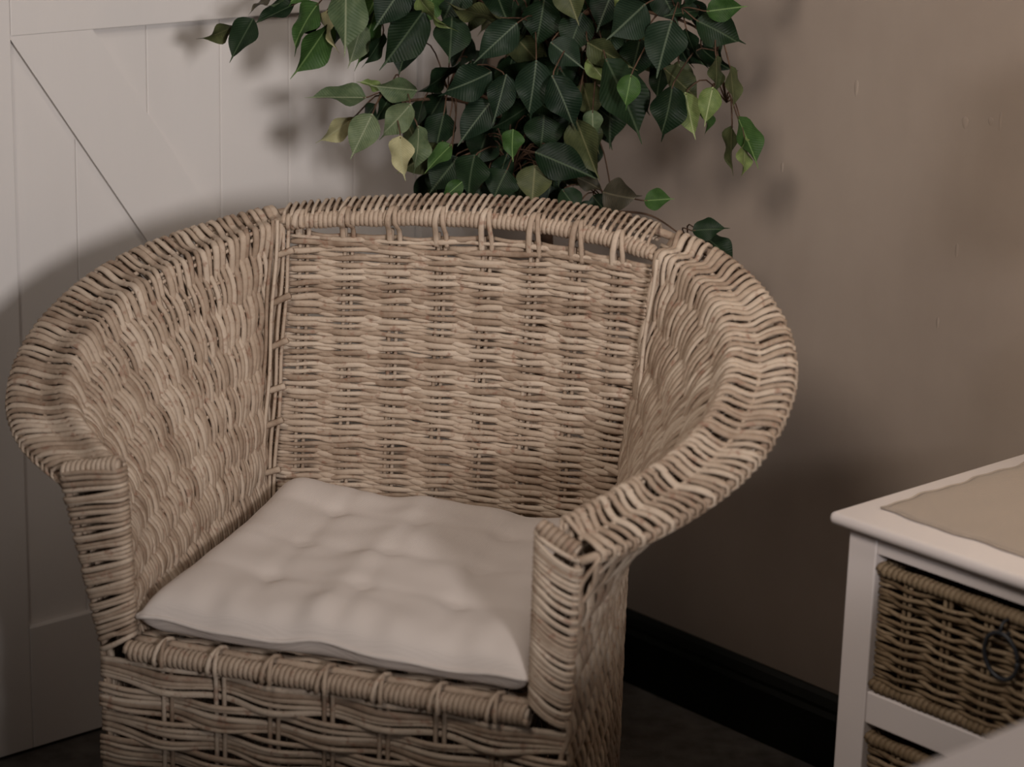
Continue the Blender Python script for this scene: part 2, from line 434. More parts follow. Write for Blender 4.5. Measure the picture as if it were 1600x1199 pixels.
# back panel
def back_pt(u, z):
    v = 0.452 - 0.48 * u * u
    return np.stack([u, v, z], -1)
def uL(z): return -0.268 + (z - .42) / .42 * 0.024
def uR(z): return 0.203 + (z - .42) / .42 * 0.042
ST = [-.222, -.164, -.103, -.041, .020, .084, .142, .198]
NROW = 44
def wave_phase(u):
    return np.interp(u, [-.28] + ST + [.25], [-1 + .03] + list(range(len(ST))) + [len(ST) - .1])
for j2 in range(2 * NROW):      # pairs of strands
    j, tw2 = j2 // 2, j2 % 2
    z0 = 0.436 + (0.829 - 0.436) * j / (NROW - 1)
    m = 82
    x = np.linspace(0, 1, m)
    ztop = 0.006 * (z0 - .42) / .42
    tw = rng.uniform(-.0012, .0012)
    z = z0 + (x - .5) * 2 * ztop + tw * np.sin(x * 7 + rng.uniform(0, 6)) 
    if j >= NROW - 3: z = z - 0.004 * np.sin(x * 9 + j) - 0.004 * (2 * x - 1) ** 2
    u = uL(z) + (uR(z) - uL(z)) * x
    z = z + tw2 * 0.5 * 0.4 / (NROW - 1) + rng.uniform(-.0007, .0007)
    # one set of strands lies in front of the stakes, the other dives behind them and comes forward in between
    ph = 2 * math.pi * wave_phase(u) + rng.uniform(-.5, .5)
    z = z + 0.0012 * np.sin(ph + 0.6) * rng.uniform(-.2, 1.5) + .0008 * np.sin(u * rng.uniform(30, 60) + rng.uniform(0, 6))
    P = back_pt(u, z)
    if tw2 == 0: P[:, 1] += -0.0030 - 0.0022 * np.cos(ph)
    else: P[:, 1] += 0.0012 + 0.0042 * np.cos(ph)
    wd = 0.0035 * (1 + .22 * np.sin(ph * .5 + rng.uniform(0, 6)))
    V, Fc = sweep(P, arr(0, -1, 0), wd * rng.uniform(.86, 1.14), 0.0026, 6, 0.03)
    mesh_obj('back_weaver', V, Fc, M_WICK, chair)
RAIL_DZ = 0.0
for k, u0 in enumerate(ST):
    for dd in (-.0048, .0048):
        zz = np.linspace(.42, .840, 30)
        sk = -0.014 * (0.84 - zz) / .42 * (1 if u0 > 0 else .6)
        P = back_pt(u0 + dd + sk, zz)
        V, Fc = tube(P, 0.0027, 6); mesh_obj('back_stake', V, Fc, M_WICK, chair)
    # tie that loops over the rail
    sidx = np.clip((u0 + .243) / .488, 0, 1); c = at(CRB, np.array([sidx]))[0]
    for dd, ww in ((-.005, .0042), (.0055, .0034)):
        ub = u0 + dd * 1.3; vb = 0.452 - .48 * ub * ub
        path = [(ub, vb - .004, .822), (ub, vb - .007, .838), (u0 + dd, c[1] - .0125, c[2] - .004), (u0 + dd * .7, c[1] - .0085, c[2] + .0095), (u0 + dd * .4, c[1] + .002, c[2] + .014), (u0 + dd * .4, c[1] + .012, c[2] + .006)]
        P = catmull(path, 22)
        nr = P - arr(u0, c[1], c[2]); nr[:, 0] = 0; nr[:8] = (0, -1, 0)
        V, Fc = sweep(P, smooth3(nr, 2), ww, 0.002, 6); mesh_obj('rail_tie', V, Fc, M_WICK, chair)
# wrapped rails: core rod plus a wound strand
def wrapped(curve, r, pitch, name, parent, mat, sw=0.0044, n_per=11, slant=0.0):
    curve = np.asarray(curve, float)
    L = np.r_[0, np.cumsum(np.linalg.norm(np.diff(curve, axis=0), axis=1))]
    V, Fc = tube(curve, r * 0.86, 8); mesh_obj(name + '_core', V, Fc, mat, parent)
    turns = int(L[-1] / pitch); n = turns * n_per
    s = np.linspace(0, 1, n); a = np.linspace(0, 2 * math.pi * turns, n)
    Lq = s * L[-1] + slant * np.sin(a)
    C = np.stack([np.interp(Lq, L, curve[:, k]) for k in range(3)], 1)
    T = np.gradient(np.stack([np.interp(s * L[-1], L, curve[:, k]) for k in range(3)], 1), axis=0); T /= np.linalg.norm(T, axis=1)[:, None]
    h = EZ if abs(T[n // 2][2]) < 0.8 else arr(1, 0, 0)
    S = np.cross(T, h); S /= np.linalg.norm(S, axis=1)[:, None]; U = np.cross(S, T)
    rr = r * (1 + 0.10 * np.sin(a * 0.13 + 1) * np.sin(a * .041))
    R_ = S * np.cos(a)[:, None] + U * np.sin(a)[:, None]
    V, Fc = sweep(C + R_ * rr[:, None], R_, sw, 0.0022, 5); mesh_obj(name + '_wrap', V, Fc, mat, parent)
wrapped(CRB, 0.0092, 0.0060, 'back_rail', chair, M_WICK, 0.0034)
# rim wraps between back rail and outer rim
NB = 54
for i in range(NB):
    s = (i + .5) / NB
    sl = 0.018 + rng.uniform(-.004, .004)
    a = at(CRB, np.array([s - sl * .5]))[0]; b_ = at(OUTB, np.array([s + sl]))[0]
    d = b_ - a; d[2] = 0; d /= np.linalg.norm(d)
    path = [a - d * .006 + EZ * .004, a + EZ * .0125 , a * .55 + b_ * .45 + EZ * .010, b_ + EZ * .004, b_ + d * .0075 - EZ * .004, b_ + d * .004 - EZ * .014, b_ - d * .012 - EZ * .014]
    P = catmull(path, 24)
    Nn = np.vstack([np.interp(np.linspace(0, 1, 24), [0, .55, .8, 1], [0, 0, .8, 0])[:, None] * d[None, :] + np.interp(np.linspace(0, 1, 24), [0, .55, .8, 1], [1, 1, .2, -1])[:, None] * EZ[None, :]])
    V, Fc = sweep(P, Nn, 0.0027 * rng.uniform(.8, 1.2), 0.0020, 6); mesh_obj('rim_wrap', V, Fc, M_WICK, chair)
# corner stakes and loose ends
for side in (-1, 1):
    f = uL if side < 0 else uR
    for q in range(4 if side < 0 else 1):
        zz = np.linspace(.42, .846, 26); u = f(zz) - side * (-0.010 + q * 0.0062)
        v = 0.452 - .48 * u * u - 0.008 - .003 * (q % 2) - (0.014 - .004 * q)
        P = np.stack([u + .0012 * np.sin(zz * 40 + q), v, zz], 1)
        V, Fc = tube(P, 0.0025, 6); mesh_obj('corner_stake', V, Fc, M_WICK, chair)
    for q in range(7 if side < 0 else 3):
        z = .45 + q * .058 + rng.uniform(-.006, .006); u = f(z)
        a = arr(u - side * -.014, .452 - .48 * u * u - .017, z - .006); b_ = arr(u - side * .020, .452 - .48 * u * u - .020, z + .007 + rng.uniform(0, .006))
        P = np.linspace(0, 1, 6)[:, None] * (b_ - a) + a
        V, Fc = sweep(P, arr(0, -1, 0), 0.0042, 0.0026, 6); mesh_obj('loose_end', V, Fc, M_WICK, chair)

# front posts of the arms
def post(side):
    if side < 0:
        ti, to = arr(-.263, -.008, .632), arr(-.336, -.006, .614); bi, bo = arr(-.252, -.008, .425), arr(-.287, -.006, .405)
    else:
        ti, to = arr(.248, -.010, .628), arr(.293, -.012, .607); bi, bo = arr(.246, -.008, .425), arr(.281, -.006, .405)
    n = 36
    for i in range(n):
        f = (i + .5) / n
        a = ti + (bi - ti) * f; b_ = to + (bo - to) * f
        bow = 0.006 * math.sin(math.pi * f) * (1 if side > 0 else .3)
        a = a + arr(-side * bow * 0, 0, 0)
        sl = rng.uniform(-.004, .004) - (.004 if side > 0 else -.002)
        w = b_ - a; w = w / np.linalg.norm(w)
        path = [a + arr(0, .020, 0) - w * .001, a - w * .005 + arr(0, .006, 0), a - arr(0, .003, 0) + w * .003, (a + b_) / 2 - arr(0, .006, -sl * .5 ), b_ - arr(0, .003, -sl * .3) - w * .003, b_ + w * .005 + arr(0, .006, 0), b_ + arr(0, .020, 0) + w * .001]
        P = catmull(path, 26); P[:, 2] += np.linspace(0, sl, 26)
        Nn = np.tile(arr(0, -1, 0), (26, 1)); Nn[:7] = -w; Nn[-7:] = w
        V, Fc = sweep(P, smooth3(Nn, 3), 0.0033 * rng.uniform(.75, 1.15), 0.0025, 6); mesh_obj('post_wrap', V, Fc, M_WICK, chair)
    for a, b_ in ((ti, bi), (to, bo)):
        P = np.linspace(0, 1, 12)[:, None] * (b_ - a) + a + arr(0, .006, 0)
        V, Fc = tube(P, 0.0048, 6); mesh_obj('post_rod', V, Fc, M_WICK, chair)
    e = arr(0, 0, .004)
    P = np.linspace(0, 1, 14)[:, None] * (to - ti) + ti + e + arr(0, .006, 0)
    wrapped(P, 0.0095, 0.0066, 'arm_end', chair, M_WICK, 0.0038)
post(-1); post(1)

# outer shell: sides flare up to the rim, back stops at the seat
BASE = catmull([(-.289, .0, 0), (-.292, .12, 0), (-.294, .25, 0), (-.292, .38, 0), (-.275, .465, 0), (-.235, .498, 0), (-.12, .505, 0), (0, .505, 0), (.11, .502, 0), (.172, .482, 0), (.210, .435, 0), (.240, .36, 0), (.264, .25, 0), (.278, .12, 0), (.283, .0, 0)], 300)
def shell(side, n, i0, i1, out, s_of):
    seg = BASE[i0:i1 + 1] if i1 > i0 else BASE[i1:i0 + 1][::-1]
    for i in range(n):
        q = (i + (.05 if side > 0 else .7)) / n
        b0 = at(seg, np.array([q]))[0]
        m = 62; t = np.linspace(0, 1, m)
        ph = math.pi * t * 17 + math.pi * i + rng.uniform(-.3, .3)
        tang = at(seg, np.array([min(1, q + .02)]))[0] - at(seg, np.array([max(0, q - .02)]))[0]; tang /= np.linalg.norm(tang)
        nrm = arr(tang[1], -tang[0], 0)
        cen = arr(-.01, .24, 0)
        if nrm @ (b0 - cen) < 0: nrm = -nrm
        if out is not None:
            o0 = at(out, np.array([q]))[0] - EZ * 0.012
            k = (1 - t) ** 9.0
            P = np.stack([b0[0] + (o0[0] - b0[0]) * k, b0[1] + (o0[1] - b0[1]) * k, o0[2] * (1 - t) + .004], 1)
        else:
            P = np.stack([np.full(m, b0[0]), np.full(m, b0[1]), .44 * (1 - t) + .004], 1)
        P = P + nrm[None, :] * (0.0042 * np.cos(ph))[:, None] + tang[None, :] * (0.0022 * np.sin(ph + .8))[:, None]
        Nn = np.tile(nrm, (m, 1)) - EZ[None, :] * ((1 - t) ** 4)[:, None] * 1.5
        V, Fc = sweep(P, Nn, 0.0064 * (1 + .7 * (1 - t) ** 3) * rng.uniform(.85, 1.1), 0.0032, 6); mesh_obj('shell_weaver', V, Fc, M_WICK, chair)
i1 = idx_near(BASE, (-.275, .465, 0)); i2 = idx_near(BASE, (.19, .465, 0))
shell(-1, 52, 0, i1, OUTL, None)
shell(1, 58, len(BASE) - 1, i2, OUTR, None)
shell(0, 40, i1, i2, None, None)
# rods round the shell
for z in np.linspace(.03, .41, 9):
    V, Fc = tube(np.array(BASE[::4]) + EZ * z, .003, 6); mesh_obj('shell_rod', V, Fc, M_WICK, chair)
wrapped(np.array(BASE[::4]) + EZ * 0.012, 0.010, 0.012, 'foot_rail', chair, M_WICK, 0.007, 8)

# front apron: rail, stakes, bundles of weavers
FST = list(np.linspace(-.205, .205, 7))
P = np.linspace(0, 1, 40)[:, None] * (arr(.244, -.012, .413) - arr(-.250, -.012, .413)) + arr(-.250, -.012, .413)
wrapped(P, 0.0105, 0.0064, 'front_rail', chair, M_WICK, 0.0036)
V, Fc = tube(P + arr(0, .017, .008), .0055, 8); mesh_obj('seat_rod', V, Fc, M_WICK, chair)
for u0 in FST:
    for dd in (-.0052, .0052):
        path = [(u0 + dd, -.004, 0.004), (u0 + dd, -.004, .385), (u0 + dd, -.0245, .402), (u0 + dd * .9, -.0275, .414), (u0 + dd * .5 , -.018, .4275), (u0 - dd * .3, .000, .4305), (u0 - dd * .6, .012, .424)]
        Pp = catmull(path, 60)
        V, Fc = sweep(Pp, np.tile(arr(0, -1, .35), (60, 1)), .0029, .0022, 6); mesh_obj('front_stake', V, Fc, M_WICK, chair)
def fph(u): return np.interp(u, [-.29] + FST + [.285], [-1.1] + list(range(7)) + [7.1])
NF = 57
for j in range(NF):
    g = j // 5
    z0 = 0.394 - j * 0.0068
    m = 76; u = np.linspace(-.294, .287, m)
    ph = math.pi * fph(u) + math.pi * g
    c = np.cos(ph)
    # strands of one bundle gather behind a stake and fan out in front
    within = (j % 5) - 2
    fan = 0.0007 * within * -c
    edge = np.clip((np.abs(u) - .215) / .07, 0, 1)
    z = z0 + fan + .0016 * np.sin(u * 23 + j * 1.7) + rng.uniform(-.0016, .0016) + edge * within * .0012
    P = np.stack([u, -.006 - (.0072 + rng.uniform(-.001, .001)) * c * (1 - .6 * edge) + .005 * edge ** 3, z], 1)
    V, Fc = sweep(P, arr(0, -1, 0), 0.0043 * rng.uniform(.7, 1.1), 0.0030, 6); mesh_obj('front_weaver', V, Fc, M_WICK, chair)
P = np.stack([np.linspace(-.28, .275, 30), np.full(30, -.006), np.full(30, .012)], 1)
wrapped(P, .010, .012, 'front_foot', chair, M_WICK, .007, 8)
for u0, v0 in ((-.287, .0), (.281, .0)):
    Pp = np.stack([np.full(20, u0), np.full(20, v0 + .012), np.linspace(0.002, .41, 20)], 1)
    V, Fc = tube(Pp, .0050, 8); mesh_obj('corner_post', V, Fc, M_WICK, chair)
# seat deck: close woven strips
for i in range(28):
    v0 = .012 + i * .0157
    ul = np.interp(v0, [0, .446], [-.251, -.266]); ur = np.interp(v0, [0, .446], [.247, .202])
    u = np.linspace(ul, ur, 40)
    P = np.stack([u, np.full(40, v0), .419 + .0022 * np.cos(u * 90 + math.pi * i)], 1)
    V, Fc = sweep(P, EZ, .0072, .0024, 6); mesh_obj('seat_strip', V, Fc, M_WICK, chair)

# ------------------------------------------------------------------ seat cushion
cush = empty('seat_cushion', CH_O + arr(0, 0, .426), CH_R)
tag(cush, 'off-white linen tufted seat cushion on the wicker armchair', 'cushion')
CW = [(-.243, -.004), (.241, -.004), (.203, .432), (-.247, .432)]
def cpos(s, t):
    a, b_, c, d = [np.array(p) for p in CW]
    p = a * (1 - s) * (1 - t) + b_ * s * (1 - t) + c * s * t + d * (1 - s) * t
    # edges bow a little, corners pulled out
    p[0] += 0.010 * math.sin(math.pi * t) * (s - .5) * -2 * .6
    p[1] += 0.010 * math.sin(math.pi * s) * (t - .5) * -2 * .6 + .003 * math.sin(s * 17) * (1 - t) ** 6
    return p
rng2 = random.Random(3)
def cheight(s, t):
    e = min(s, 1 - s, t, 1 - t)
    es = min(s, 1 - s); et = min(t, 1 - t)
    body = (1 - (1 - min(1, es / .15)) ** 2.4) ** .48 * (1 - (1 - min(1, et / .15)) ** 2.4) ** .48
    h = 0.036 * body
    tuft = 0; crease = 0
    for a in (.25, .5, .75):
        for b_ in (.25, .5, .75):
            d2 = (s - a) ** 2 + (t - b_) ** 2
            tuft += math.exp(-d2 / (2 * .028 ** 2)) + .55 * math.exp(-d2 / (2 * .075 ** 2))
        crease += .55 * math.exp(-((s - a - .006 * math.sin(t * 9)) / .026) ** 2) * min(1, et / .1)
        crease += .22 * math.exp(-((t - a - .006 * math.sin(s * 11)) / .026) ** 2) * min(1, es / .1)
    h -= 0.0046 * min(tuft, 1.2) + 0.0050 * min(crease, .6)
    h += .0008 * math.sin(s * 31 + 3 * math.sin(t * 7)) * body + .0007 * math.sin(t * 37 + 2.5 * math.sin(s * 9)) * body
    h += .006 * math.exp(-((s - .12) ** 2 + (t - .88) ** 2) / .02)
    h += .0025 * math.sin(s * 60 + 4 * t) * math.exp(-(t / .10) ** 2) * body
    h += .009 * t ** 1.5 * body
    return h
def seam(s, t): return .024 + .003 * math.sin(s * 13 + 1) + .002 * math.sin(s * 29) + .012 * t + .004 * math.exp(-((s - .45) / .04) ** 2) * (1 - t)
n = 84
V = []; Fc = []
for j in range(n + 1):
    for i in range(n + 1):
        s, t = i / n, j / n; p = cpos(s, t); V.append((p[0], p[1], seam(s, t) + cheight(s, t)))
for j in range(n):
    for i in range(n): k = j * (n + 1) + i; Fc.append((k, k + 1, k + n + 2, k + n + 1))
k0 = len(V)
for j in range(n + 1):
    for i in range(n + 1):
        s, t = i / n, j / n; p = cpos(s, t)
        e = (1 - (1 - min(1, min(s, 1 - s) / .06)) ** 2) ** .5 * (1 - (1 - min(1, min(t, 1 - t) / .06)) ** 2) ** .5
        V.append((p[0], p[1], seam(s, t) - (seam(s, t) - .003) * e))
for j in range(n):
    for i in range(n): k = k0 + j * (n + 1) + i; Fc.append((k, k + n + 1, k + n + 2, k + 1))
mesh_obj('cushion_body', V, Fc, M_CUSH, cush)
ring = [cpos(i / 40, 0) for i in range(40)] + [cpos(1, i / 40) for i in range(40)] + [cpos(1 - i / 40, 1) for i in range(40)] + [cpos(0, 1 - i / 40) for i in range(41)]
tt = [(i / 40, 0) for i in range(40)] + [(1, i / 40) for i in range(40)] + [(1 - i / 40, 1) for i in range(40)] + [(0, 1 - i / 40) for i in range(41)]
P = np.array([(p[0], p[1], seam(*q)) for p, q in zip(ring, tt)])
V, Fc = sweep(smooth3(P, 2), EZ, .0030, .0030, 6); mesh_obj('piping', V, Fc, M_CUSH, cush)

# ------------------------------------------------------------------ white cabinet with baskets
KC = arr(.370, 2.628, 0)
# local x along -WA (towards the viewer along the wall), y along WB (into the wall), z up ; origin at top's front-left corner
MK = frame_obj('k', KC, -WA, WB)
cab = empty('storage_cabinet'); cab.matrix_world = MK
tag(cab, 'white painted storage cabinet with basket drawers against the right wall', 'cabinet')
CWD, CDP = .496, .46
def cbox(name, lo, hi, bev=.002): 
    v, f = box_v(lo, hi, bev); return mesh_obj(name, v, f, M_CAB, cab, smooth=False)
# top with rounded nosing
prof = []
v, f = box_v((0, 0, .584), (CWD, CDP, .600), .0065)
mesh_obj('cabinet_top', v, f, M_CAB, cab, smooth=True)
for x0 in (.0185, CWD - .0595):
    cbox('front_post', (x0, .018, 0), (x0 + .041, .056, .5838))
    cbox('back_post', (x0, CDP - .05, 0), (x0 + .041, CDP - .012, .5838))
cbox('apron', (.060, .020,   .5600), (CWD - .060, .040, .5838), .001)
for z0, z1 in ((.350, .390), (.139, .179)):
    cbox('drawer_rail', (.060, .019, z0), (CWD - .060, .040, z1))
    cbox('shelf', (.060, .0405, z1 - .014), (CWD - .060, CDP - .02, z1 - .002), .001)
for x0 in (.022, CWD - .034):
    cbox('side_panel', (x0, .057, .14), (x0 + .012, CDP - .052, .573), .001)
cbox('back_panel', (.060, CDP - .022, .14), (CWD - .060, CDP - .014, .573), .001)

def basket(z0, h, label):
    b_ = empty('wicker_basket'); b_.matrix_world = MK @ Matrix.Translation((0.064, .026, z0))
    tag(b_, label, 'basket', 'baskets in the white cabinet')
    W, D = CWD - .128, .36
    st = list(np.linspace(.04, W - .04, 6))
    rows = int((h - .030) / .0056)
    for j in range(rows):
        z = .017 + j * .0056
        # one weaver right round the basket
        pts = []; nr = []
        per = [((0, 0), (W, 0), (0, -1)), ((W, 0), (W, D), (1, 0)), ((W, D), (0, D), (0, 1)), ((0, D), (0, 0), (-1, 0))]
        for (a, b2, nn) in per:
            a = np.array(a, float); b2 = np.array(b2, float); L = np.linalg.norm(b2 - a); m = int(L / .011)
            for q in range(m):
                w = q / m; p = a + (b2 - a) * w
                c = math.cos(math.pi * (w * L - .04) / ((W - .08) / 5) + math.pi * j + .3 * math.sin(j * 3.3))
                ed = min(1, min(w, 1 - w) * 10)
                pts.append((p[0] + nn[0] * .006 * c * ed, p[1] + nn[1] * .006 * c * ed, z + .0012 * math.sin(w * 19 + j * 2.1) + rng.uniform(-.0009, .0009)))
                nr.append((nn[0], nn[1], 0))
        pts.append(pts[0]); nr.append(nr[0])
        V, Fc = sweep(np.array(pts), np.array(nr, float), .0031 * rng.uniform(.75, 1.2), .0026, 5); mesh_obj('basket_weaver', V, Fc, M_BASK, b_)
    for x in st:
        for dd in (-.004, .004):
            V, Fc = tube(np.array([(x + dd, 0.0, .006), (x + dd, 0.0, h * .5), (x + dd, 0.0, h - .012)]), .0026, 6); mesh_obj('basket_stake', V, Fc, M_BASK, b_)
    rim = np.vstack([np.linspace((0, 0, h), (W, 0, h), 30), np.linspace((W, 0, h), (W, D, h), 30)[1:], np.linspace((W, D, h), (0, D, h), 30)[1:], np.linspace((0, D, h), (0, 0, h), 30)[1:]])
    wrapped(rim - EZ * .008, .0066, .0075, 'basket_rim', b_, M_BASK, .0046, 8)
    wrapped(rim * arr(1, 1, 0) + EZ * .0085, .0066, .0080, 'basket_foot', b_, M_BASK, .0044, 8)
    v, f = box_v((.012, .012, .006), (W - .012, D - .012, .012)); mesh_obj('basket_floor', v, f, M_BASK, b_, smooth=False)
    # iron ring pull
    cx, cz, R_ = W * .5, h - .052, .0225
    a = np.linspace(0, 2 * math.pi, 33)
    V, Fc = sweep(np.stack([cx + R_ * np.cos(a), np.full(33, -.0145) - .004 * np.sin(a), cz + R_ * 1.25 * np.sin(a)], 1), arr(0, -1, 0), .0026, .0026, 6)
    hd = mesh_obj('ring_pull', V, Fc, M_METAL, b_); tag(hd, 'dark iron ring pull')
    a = np.linspace(0, 2 * math.pi, 17)
    V, Fc = sweep(np.stack([np.full(17, cx), -.008 + .011 * np.cos(a), cz + R_ * 1.25 + .004 + .009 * np.sin(a)], 1), arr(1, 0, 0), .002, .002, 6)
    mesh_obj('ring_staple', V, Fc, M_METAL, hd)
basket(.3895, .160, 'brown wicker basket with iron ring pull in the upper cabinet opening')
basket(.1785, .160, 'brown wicker basket in the lower cabinet opening, mostly out of frame')

# hessian mat on the cabinet top, uneven hem
mat_e = empty('hessian_mat'); mat_e.matrix_world = MK @ Matrix.Translation((0, 0, .6008))
V = []; Fc = []
nx, ny = 46, 46
for j in range(ny + 1):
    for i in range(nx + 1):
        s, t = i / nx, j / ny
        x = .032 + (CWD - .064) * s + (.0022 * math.sin(t * 21) + .0016 * math.sin(t * 47 + 1)) * (1 - 2 * s)
        y = .0525 + (CDP - .085) * t + (.0020 * math.sin(s * 19 + 1) + .0015 * math.sin(s * 43)) * (1 - 2 * t)
        e = min(s, 1 - s, t, 1 - t)
        V.append((x, y, .0012 + .0034 * min(1, e / .03) + .0006 * math.sin(s * 22) * math.sin(t * 17)))
for j in range(ny):
    for i in range(nx): k = j * (nx + 1) + i; Fc.append((k, k + 1, k + nx + 2, k + nx + 1))
hm = mesh_obj('mat_cloth', V, Fc, M_MAT, mat_e)
md = hm.modifiers.new('thick', 'SOLIDIFY'); md.thickness = .001; md.offset = -1
V2 = []
ring = [V[i] for i in range(nx + 1)] + [V[j * (nx + 1) + nx] for j in range(1, ny + 1)] + [V[ny * (nx + 1) + i] for i in range(nx - 1, -1, -1)] + [V[j * (nx + 1)] for j in range(ny - 1, -1, -1)]
Vv, Ff = sweep(np.array(ring), EZ, .0016, .0012, 5); mesh_obj('mat_hem', Vv, Ff, M_MAT, mat_e)
tag(mat_e, 'beige hessian mat laid on the white cabinet top', 'mat')

# table lamp at the right end of the cabinet: it gives the warm glow on the wall at the picture's right edge
LP = arr(.765, 2.56, .6064)
lamp = empty('table_lamp', LP)
tag(lamp, 'ceramic table lamp with a drum shade on the right end of the white cabinet', 'lamp')
def lathe(name, prof, mat, parent, K=36):
    V = [(r_ * math.cos(2 * math.pi * j / K), r_ * math.sin(2 * math.pi * j / K), z) for r_, z in prof for j in range(K)]
    Fc = [(i * K + j, i * K + (j + 1) % K, (i + 1) * K + (j + 1) % K, (i + 1) * K + j) for i in range(len(prof) - 1) for j in range(K)]
    return mesh_obj(name, V, Fc, mat, parent)
lathe('lamp_base', [(.0, .0), (.052, .0), (.055, .006), (.050, .014), (.046, .03), (.058, .09), (.060, .13), (.050, .18), (.024, .215), (.014, .225), (.0, .226)], M_CAB, lamp)
lathe('lamp_stem', [(.006, .224), (.006, .37)], M_METAL, lamp)
m_sh, nt, b = new_mat('pale_shade_fabric', 0.9, 0.1)
b.inputs['Base Color'].default_value = (0.8, 0.72, 0.6, 1)
tr = N_(nt, 'ShaderNodeBsdfTranslucent'); tr.inputs[0].default_value = (0.85, 0.74, 0.6, 1)
mx = N_(nt, 'ShaderNodeMixShader'); mx.inputs[0].default_value = 0.55
nt.links.new(b.outputs[0], mx.inputs[1]); nt.links.new(tr.outputs[0], mx.inputs[2]); nt.links.new(mx.outputs[0], nt.nodes['Material Output'].inputs[0])
sh = lathe('lamp_shade', [(.100, .33), (.084, .52)], m_sh, lamp)
lathe('shade_ring', [(.1012, .327), (.1012, .333), (.0988, .333), (.0988, .327), (.1012, .327)], m_sh, sh)
lathe('shade_ring', [(.0852, .517), (.0852, .523), (.0828, .523), (.0828, .517), (.0852, .517)], m_sh, sh)
d = bpy.data.lights.new('lamp_bulb', 'POINT'); d.energy = 2.2; d.color = (1.0, 0.84, 0.66); d.shadow_soft_size = 0.03
o = bpy.data.objects.new('lamp_bulb', d); col.objects.link(o); o.parent = lamp; o.location = (0, 0, .42)

# ------------------------------------------------------------------ white table in the near right corner
TP = arr(.326, 1.638, 0) + WA * 0.016     # a point on its far edge
MT = frame_obj('t', TP, WB, -WA)
tab = empty('white_table'); tab.matrix_world = MT
tag(tab, 'white painted table edge in the lower right corner, nearest the viewer', 'table')
x0, x1, y0, y1 = -.50, .62, 0, .62
v, f = box_v((x0, y0, .712), (x1, y1, .740), .006); mesh_obj('table_top', v, f, M_CAB, tab, smooth=True)
for a in (x0 + .03, x1 - .075):
    for c in (y0 + .03, y1 - .075):
        v, f = box_v((a, c, 0), (a + .045, c + .045, .7118), .003); mesh_obj('table_leg', v, f, M_CAB, tab, smooth=False)
for lo, hi in (((x0 + .0755, y0 + .035, .63), (x1 - .0755, y0 + .055, .7118)), ((x0 + .0755, y1 - .055, .63), (x1 - .0755, y1 - .035, .7118)),
               ((x0 + .035, y0 + .0755, .63), (x0 + .055, y1 - .0755, .7118)), ((x1 - .055, y0 + .0755, .63), (x1 - .035, y1 - .0755, .7118))):
    v, f = box_v(lo, hi, .002); mesh_obj('table_apron', v, f, M_CAB, tab, smooth=False)

# ------------------------------------------------------------------ artificial ficus behind the chair
PB = arr(.035, 3.40, 0)
ficus = empty('artificial_ficus', PB)
tag(ficus, 'leafy green ficus tree standing in the corner behind the wicker armchair', 'plant')
# unit leaf: base at origin, tip at +y, width along x, front side +z
def leaf_mesh(name, bend, fold, twist, wave):
    ny, nx = 14, 6
    V = []; Fc = []
    for j in range(ny + 1):
        t = j / ny
        w = 0.275 * (math.sin(math.pi * min(1, t / .86) ** .82) ** .80 if t < .86 else 0) * (1 - .15 * t)
        w = max(w, 0.10 * (1 - t) ** 1.0 * (t > .5) + .004 if t > .5 else .010)
        
        for i in range(nx + 1):
            x = (i / nx * 2 - 1)
            X = x * w
            z = -bend * t * t + fold * abs(x) * w + wave * math.sin(t * 9 + (1 if x > 0 else 2.2)) * abs(x) ** 2 * w
            a = twist * t
            V.append((X * math.cos(a) + .05 * math.sin(twist * 9) * t * t, t - .12 * bend * t * t, z + X * math.sin(a)))
    for j in range(ny):
        for i in range(nx): k = j * (nx + 1) + i; Fc.append((k, k + 1, k + nx + 2, k + nx + 1))
    me = bpy.data.meshes.new(name); me.from_pydata(V, [], Fc); me.update()
    me.polygons.foreach_set('use_smooth', [True] * len(me.polygons)); me.materials.append(None)
    return me
LEAFS = [leaf_mesh('ficus_leaf', .12, .30, .0, .35), leaf_mesh('ficus_leaf', .26, .18, .35, .55), leaf_mesh('ficus_leaf', .04, .42, -.35, .3), leaf_mesh('ficus_leaf', .34, .28, -.2, .5)]
# hubs: branch ends, as 3D points
def pt(px, py, Y): return at_depth(px, py, Y)
trunk_top = pt(835, -40, 3.40)
HUB = {
    'c': pt(832, 60, 3.33), 'ul': pt(560, -30, 3.25), 'l': pt(600, 160, 3.27), 'lm': pt(700, 140, 3.30), 'r': pt(1060, 30, 3.24), 'rr': pt(1120, 80, 3.22),
    'rl': pt(1135, 160, 3.22), 'low': pt(800, 270, 3.30), 'lr': pt(960, 330, 3.26), 'rlow': pt(1075, 375, 3.22), 'cr': pt(940, 60, 3.30), 'top': pt(830, -330, 3.34), 'tl': pt(640, -250, 3.28), 'tr': pt(1000, -240, 3.28)}
def branch(a, b_, r0, r1, sag=0.0, name='branch'):
    a, b_ = np.array(a), np.array(b_); mid = (a + b_) / 2 + arr(0, 0, .12 * np.linalg.norm(b_ - a) + sag)
    P = catmull([a, mid, b_], 16); rr = np.linspace(r0, r1, 16)
    V, Fc = sweep(P - PB, arr(0.3, 1, .2), rr, rr, 6); return mesh_obj(name, V, Fc, M_BARK, ficus)
trk = [PB + arr(0, 0, .24), PB + arr(.012, -.005, .6), PB + arr(-.008, .0, .95), trunk_top]
P = catmull(trk, 30); rr = np.linspace(.016, .010, 30)
V, Fc = sweep(P - PB, arr(0, 1, 0), rr, rr, 8); mesh_obj('trunk', V, Fc, M_BARK, ficus)
tp = lambda k: P[int(k * 29)]
